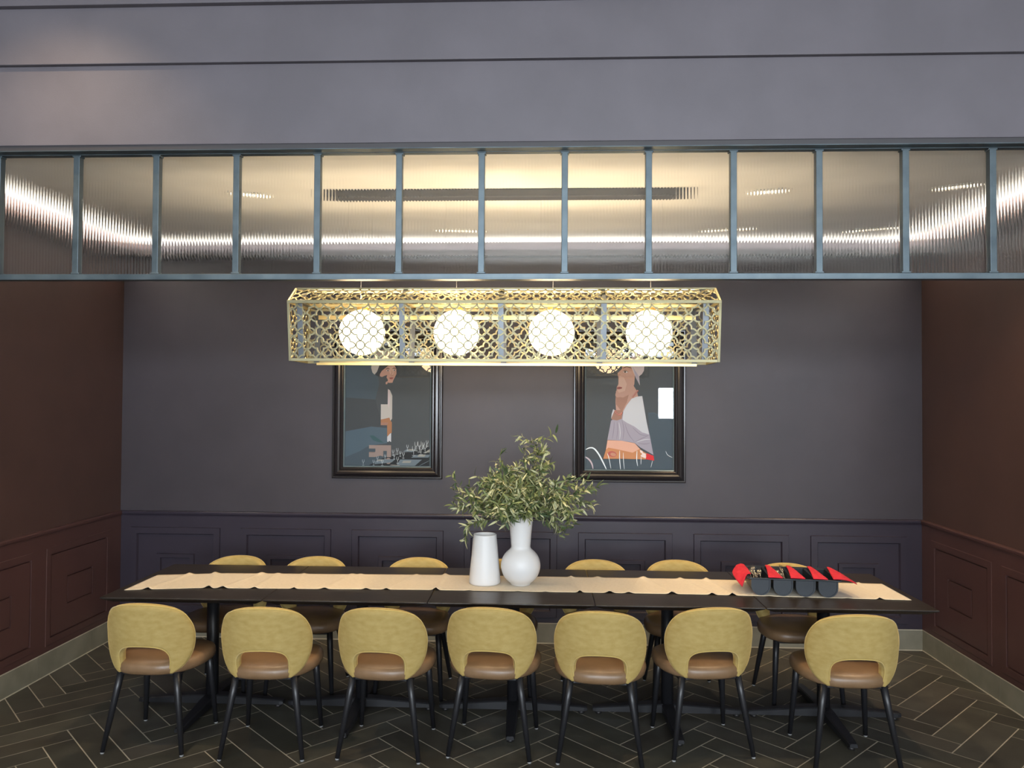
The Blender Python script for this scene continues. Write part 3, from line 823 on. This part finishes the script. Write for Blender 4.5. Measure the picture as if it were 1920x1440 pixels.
# ---------------------------------------------------------------- framed prints
def flat(name, c, r=.6):
    return mat(name, c, r, spec=.2)
A = {}
for n, c in dict(slate=(.088, .094, .096), slate2=(.074, .078, .080), blue=(.105, .150, .180), blue2=(.085, .112, .130), teal=(.06, .13, .13), skin=(.66, .37, .27), skin2=(.48, .24, .16), skin3=(.76, .48, .36),
                 lip=(.42, .11, .09), brown=(.10, .05, .035), hair=(.045, .045, .05), cream=(.66, .58, .50), white=(.78, .74, .72), lav=(.52, .44, .48), lav2=(.36, .29, .33), orange=(.50, .22, .10), wood=(.42, .30, .25), wood2=(.26, .18, .15),
                 plate=(.40, .37, .31), mats=(.20, .24, .26), dark=(.018, .02, .022), glint=(.80, .86, .88), red=(.55, .03, .035), bead=(.55, .16, .10), pinkw=(.74, .60, .56)).items():
    A[n] = flat('print_' + n, c)
AN = list(A)
KP = 1 / 5.538 / 245.7
def picture(label, x0, x1, z0, z1, cx0, cz0, art, group='black framed collage prints'):
    """x0..z1 outer frame; art coordinates are crop units about (cx0, cz0) -> centre of the print"""
    cx, cz = (x0 + x1) / 2, (z0 + z1) / 2
    t = thing('framed_picture', label, 'picture', (cx, D, cz), 0, group)
    hw, hh = (x1 - x0) / 2, (z1 - z0) / 2
    prof = [(0, 0), (0, .022), (.006, .028), (.014, .028), (.020, .020), (.026, .022), (.034, .042), (.050, .046), (.062, .040), (.068, .030), (.076, .032), (.084, .026), (.090, .018), (.092, .010)]
    q = MB(); prev = None
    def loop(ins, d): return [(-hw + ins, -d, -hh + ins), (hw - ins, -d, -hh + ins), (hw - ins, -d, hh - ins), (-hw + ins, -d, hh - ins)]
    for ins, d in prof:
        L = loop(ins, d)
        if prev:
            for k in range(4): q.quad(prev[k], prev[(k + 1) % 4], L[(k + 1) % 4], L[k])
        prev = L
    q.build('frame', M['frame'], t, recalc=False)
    q = MB(); a = loop(.088, .021); b = loop(.100, .012)
    for k in range(4): q.quad(a[k], a[(k + 1) % 4], b[(k + 1) % 4], b[k])
    q.build('slip', M['bevel'], t, recalc=False)
    q = MB(); L = loop(.090, .0165); q.quad(*L); q.build('picture_glass', M['pglass'], t, recalc=False)
    q = MB(); L = loop(.094, .006); q.quad(*L, AN.index('slate'))
    lay = [0]
    def P2(x, y): return ((x - cx0) * KP, -(y - cz0) * KP)
    lx, lz = hw - .095, hh - .095
    def poly(col, pts):
        lay[0] += 1; d = .006 + .00022 * lay[0]
        v = []
        for x, y in pts:
            a, b = P2(x, y); v.append((max(-lx, min(lx, a)), -d, max(-lz, min(lz, b))))
        q.add(v, [tuple(range(len(v)))], AN.index(col))
    def ell(col, x, y, rx, ry, rot=0, n=18):
        c, s = math.cos(R(rot)), math.sin(R(rot))
        poly(col, [(x + rx * math.cos(2 * P_ * k / n) * c - ry * math.sin(2 * P_ * k / n) * s, y + rx * math.cos(2 * P_ * k / n) * s + ry * math.sin(2 * P_ * k / n) * c) for k in range(n)])
    def line(col, pts, w):
        pts = [Vector((x, y, 0)) for x, y in pts]; m_ = resample(pts, max(8, len(pts) * 4)); Lf = []; Rt = []
        for i, p in enumerate(m_):
            d = (m_[min(i + 1, len(m_) - 1)] - m_[max(i - 1, 0)]).normalized(); n_ = Vector((-d.y, d.x, 0)) * w / 2 * (1 - .6 * abs(2 * i / (len(m_) - 1) - 1) ** 3)
            Lf.append((p + n_)[:2]); Rt.append((p - n_)[:2])
        lay[0] += 1; d = .006 + .00022 * lay[0]; v = []
        for x, y in Lf + Rt:
            a, b = P2(x, y); v.append((max(-lx, min(lx, a)), -d, max(-lz, min(lz, b))))
        n_ = len(Lf); q.add(v, [(i, i + 1, n_ + i + 1, n_ + i) for i in range(n_ - 1)], AN.index(col))
    art(poly, ell, line)
    q.build('art_print', [A[n] for n in AN], t, recalc=False)
    return t
def art_left(poly, ell, line):
    poly('slate2', [(240, 480), (560, 500), (640, 780), (240, 840)])
    poly('blue2', [(240, -140), (520, -140), (600, 330), (560, 500), (240, 480)])
    poly('blue', [(240, 838), (520, 785), (690, 800), (690, 960), (500, 985), (400, 1045), (240, 1112)])
    poly('blue2', [(240, 1112), (400, 1045), (500, 990), (700, 985), (700, 1205), (240, 1205)])
    poly('dark', [(640, 1120), (1190, 990), (1190, 1210), (480, 1210)])
    poly('teal', [(500, 880), (545, 878), (655, 955), (600, 950), (540, 930)])
    # head: cap, dark hair, face
    poly('cream', [(512, 165), (525, 60), (585, -10), (680, -40), (760, -10), (800, 60), (790, 130), (610, 120), (592, 160), (575, 205), (548, 237), (526, 215)])
    poly('hair', [(604, 118), (790, 110), (786, 180), (760, 140), (700, 145), (640, 195), (606, 240), (600, 262), (556, 240), (580, 200), (594, 160)])
    poly('skin', [(605, 235), (625, 198), (690, 145), (722, 122), (757, 132), (780, 178), (782, 228), (766, 262), (748, 298), (740, 322), (702, 324), (690, 318), (684, 338), (668, 338), (668, 316), (692, 304), (688, 284), (676, 266), (684, 240), (660, 248), (628, 262), (606, 254)])
    poly('skin3', [(700, 160), (745, 150), (760, 185), (748, 232), (725, 250), (706, 215)])
    line('brown', [(668, 182), (686, 172), (712, 178)], 7); line('brown', [(738, 176), (758, 168), (776, 178)], 7)
    ell('white', 690, 194, 15, 7); ell('brown', 691, 194, 7, 7); ell('white', 760, 190, 13, 6); ell('brown', 760, 190, 6.5, 6.5)
    line('skin2', [(732, 195), (734, 222), (722, 240), (738, 246), (750, 240)], 5)
    ell('lip', 728, 272, 24, 6, -4); ell('lip', 728, 280, 18, 5, -2)
    # clothes cut-out strip
    poly('cream', [(693, 388), (716, 402), (740, 458), (740, 700), (720, 728), (712, 690), (620, 711), (620, 550), (692, 550)])
    poly('pinkw', [(693, 388), (712, 402), (722, 470), (705, 600), (692, 550)])
    poly('orange', [(620, 711), (712, 690), (720, 715), (738, 740), (738, 850), (716, 862), (690, 892), (688, 770), (620, 770)])
    poly('skin2', [(620, 745), (700, 740), (690, 770), (620, 770)])
    poly('white', [(690, 892), (716, 862), (732, 850), (732, 946), (712, 934), (700, 946), (690, 940)])
    poly('wood', [(498, 980), (732, 980), (732, 1105), (688, 1105), (688, 1040), (650, 1040), (650, 1100), (620, 1090), (590, 1098), (560, 1105), (498, 1105), (498, 1050), (566, 1050), (566, 1016), (498, 1016)])
    poly('wood2', [(498, 1050), (560, 1050), (560, 1058), (498, 1058)])
    ell('wood', 705, 1145, 30, 32)
    poly('mats', [(790, 1192), (830, 1128), (1060, 1128), (985, 1194)]); poly('mats', [(945, 1108), (985, 1080), (1150, 1076), (1128, 1106)]); poly('mats', [(860, 1045), (900, 1020), (990, 1020), (960, 1050)])
    poly('mats', [(560, 1150), (640, 1130), (780, 1125), (740, 1160), (560, 1180)])
    poly('plate', [(850, 1165), (862, 1142), (950, 1140), (938, 1164)]); poly('plate', [(1010, 1098), (1025, 1076), (1100, 1074), (1085, 1098)]); poly('plate', [(1085, 1055), (1155, 1014), (1155, 1050)])
    poly('plate', [(905, 1034), (925, 1020), (975, 1020), (960, 1036)]); poly('plate', [(720, 1190), (740, 1184), (830, 1188), (820, 1196)]); poly('plate', [(575, 1145), (600, 1130), (650, 1130), (640, 1145)])
    line('mats', [(1025, 1196), (1150, 1132)], 5)
    for x, y, h in ((440, 1190, 60), (550, 1188, 55), (590, 1150, 55), (642, 1190, 62), (672, 1122, 46), (756, 1082, 58), (800, 1070, 62), (832, 1092, 52), (805, 1165, 66), (908, 1030, 58), (866, 1112, 62), (975, 1082, 96), (1000, 1032, 92), (1036, 1045, 112), (1052, 1072, 100), (1076, 1012, 66), (1096, 1052, 92), (1116, 985, 60), (770, 1120, 50)):
        s = h / 60
        line('glint', [(x - 9 * s, y - h), (x - 8 * s, y - .6 * h), (x, y - .42 * h)], 2.6); line('glint', [(x + 9 * s, y - h), (x + 8 * s, y - .6 * h), (x, y - .42 * h), (x, y)], 2.6)
        line('glint', [(x - 12 * s, y), (x, y + 4), (x + 12 * s, y)], 2.6)
def art_right(poly, ell, line):
    poly('blue2', [(860, 620), (960, 640), (1130, 700), (1130, 1230), (900, 1230)])
    poly('slate2', [(180, -100), (560, -100), (540, 250), (180, 300)])
    poly('blue2', [(180, 1115), (1130, 1115), (1130, 1230), (180, 1230)])
    # neck, face, cap
    poly('skin', [(528, 400), (700, 330), (745, 400), (760, 470), (690, 490), (640, 560), (600, 620), (560, 640), (530, 610), (524, 520)])
    poly('skin2', [(528, 455), (600, 470), (660, 440), (640, 520), (600, 600), (575, 600), (545, 560), (528, 540)])
    poly('skin', [(600, 60), (720, 60), (722, 260), (718, 330), (690, 390), (610, 462), (540, 468), (522, 452), (522, 432), (534, 402), (536, 362), (552, 330), (553, 262), (545, 236), (545, 215), (590, 170)])
    poly('skin3', [(560, 240), (610, 260), (640, 330), (620, 400), (560, 420), (545, 400), (555, 330)])
    line('brown', [(600, 165), (640, 148), (690, 165)], 8)
    ell('white', 627, 202, 22, 10); ell('brown', 622, 202, 10, 10); line('brown', [(600, 196), (625, 188), (655, 204)], 5)
    poly('lip', [(536, 366), (560, 356), (592, 362), (588, 376), (560, 384), (538, 380)]); line('brown', [(536, 371), (560, 369), (590, 369)], 3)
    line('skin2', [(545, 228), (558, 236), (575, 230)], 5)
    poly('pinkw', [(680, 140), (690, 20), (740, -40), (800, 40), (822, 130), (816, 190), (795, 225), (766, 248), (775, 342), (735, 268), (702, 190)])
    poly('lav', [(700, 150), (760, 240), (770, 330), (735, 268)])
    # blouse
    poly('lav', [(478, 710), (440, 910), (590, 918), (722, 940), (780, 985), (916, 1062), (880, 870), (845, 720), (800, 452), (760, 456), (690, 480), (640, 545), (606, 605), (586, 690), (500, 695)])
    poly('white', [(798, 452), (740, 460), (690, 482), (640, 548), (606, 610), (596, 700), (640, 730), (720, 770), (800, 830), (870, 850), (845, 720)])
    poly('skin2', [(505, 600), (600, 600), (588, 690), (540, 708), (490, 700), (480, 690)])
    poly('white', [(500, 590), (515, 600), (490, 660), (478, 690), (484, 640)])
    for pts in ([(590, 700), (610, 800), (600, 910)], [(540, 720), (545, 820), (535, 905)], [(510, 720), (505, 810), (490, 900)], [(620, 740), (660, 850), (720, 930)], [(870, 860), (800, 890), (730, 930)], [(880, 940), (830, 950), (760, 945)], [(700, 780), (780, 850), (860, 862)]):
        line('lav2', pts, 6)
    line('white', [(560, 730), (572, 830), (566, 905)], 8); line('white', [(740, 930), (820, 905), (880, 900)], 8)
    # beads
    for x, y in ((703, 458), (716, 442), (728, 426), (740, 410), (750, 398), (520, 610), (528, 626), (540, 640), (556, 648), (572, 644), (585, 632)):
        ell('bead', x, y, 10, 10); ell('white', x - 2, y - 2, 3, 3)
    # forearms and hand
    poly('orange', [(396, 1106), (440, 960), (440, 912), (590, 918), (722, 942), (790, 1015), (850, 1050), (838, 1108), (600, 1104)])
    poly('skin', [(440, 915), (590, 918), (722, 942), (775, 1000), (700, 1040), (560, 1010), (450, 990), (425, 1010)])
    ell('lip', 490, 1056, 46, 30, 12); ell('skin2', 500, 1060, 30, 18, 12)
    poly('pinkw', [(775, 1010), (800, 1020), (808, 1040), (835, 1050), (842, 1100), (800, 1085), (780, 1072), (800, 1052), (778, 1034)])
    poly('red', [(846, 1044), (916, 1072), (922, 1120), (834, 1106)])
    # drawn glass strokes; chair-back reflections painted in as pale arcs
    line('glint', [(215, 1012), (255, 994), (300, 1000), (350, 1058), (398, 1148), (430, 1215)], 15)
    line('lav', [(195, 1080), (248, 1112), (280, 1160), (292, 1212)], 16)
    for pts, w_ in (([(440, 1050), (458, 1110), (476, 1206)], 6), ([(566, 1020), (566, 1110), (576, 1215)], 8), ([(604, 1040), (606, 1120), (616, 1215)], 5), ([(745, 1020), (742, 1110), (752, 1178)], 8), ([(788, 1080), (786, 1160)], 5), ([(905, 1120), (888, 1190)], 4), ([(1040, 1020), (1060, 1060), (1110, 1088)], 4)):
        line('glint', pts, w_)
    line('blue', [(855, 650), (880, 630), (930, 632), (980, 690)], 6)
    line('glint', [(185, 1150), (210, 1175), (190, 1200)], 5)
# print centres in crop units
def cropc(px, py, o): return ((px - o[0]) * 5.538, (py - o[1]) * 5.538)
lc = cropc(725, 758.5, (600, 660)); rc = cropc(1180, 760.5, (1060, 660))
picture('left framed collage print: small cut-out woman above a set restaurant table', -1.645, -.787, 1.242, 2.395, lc[0], lc[1], art_left)
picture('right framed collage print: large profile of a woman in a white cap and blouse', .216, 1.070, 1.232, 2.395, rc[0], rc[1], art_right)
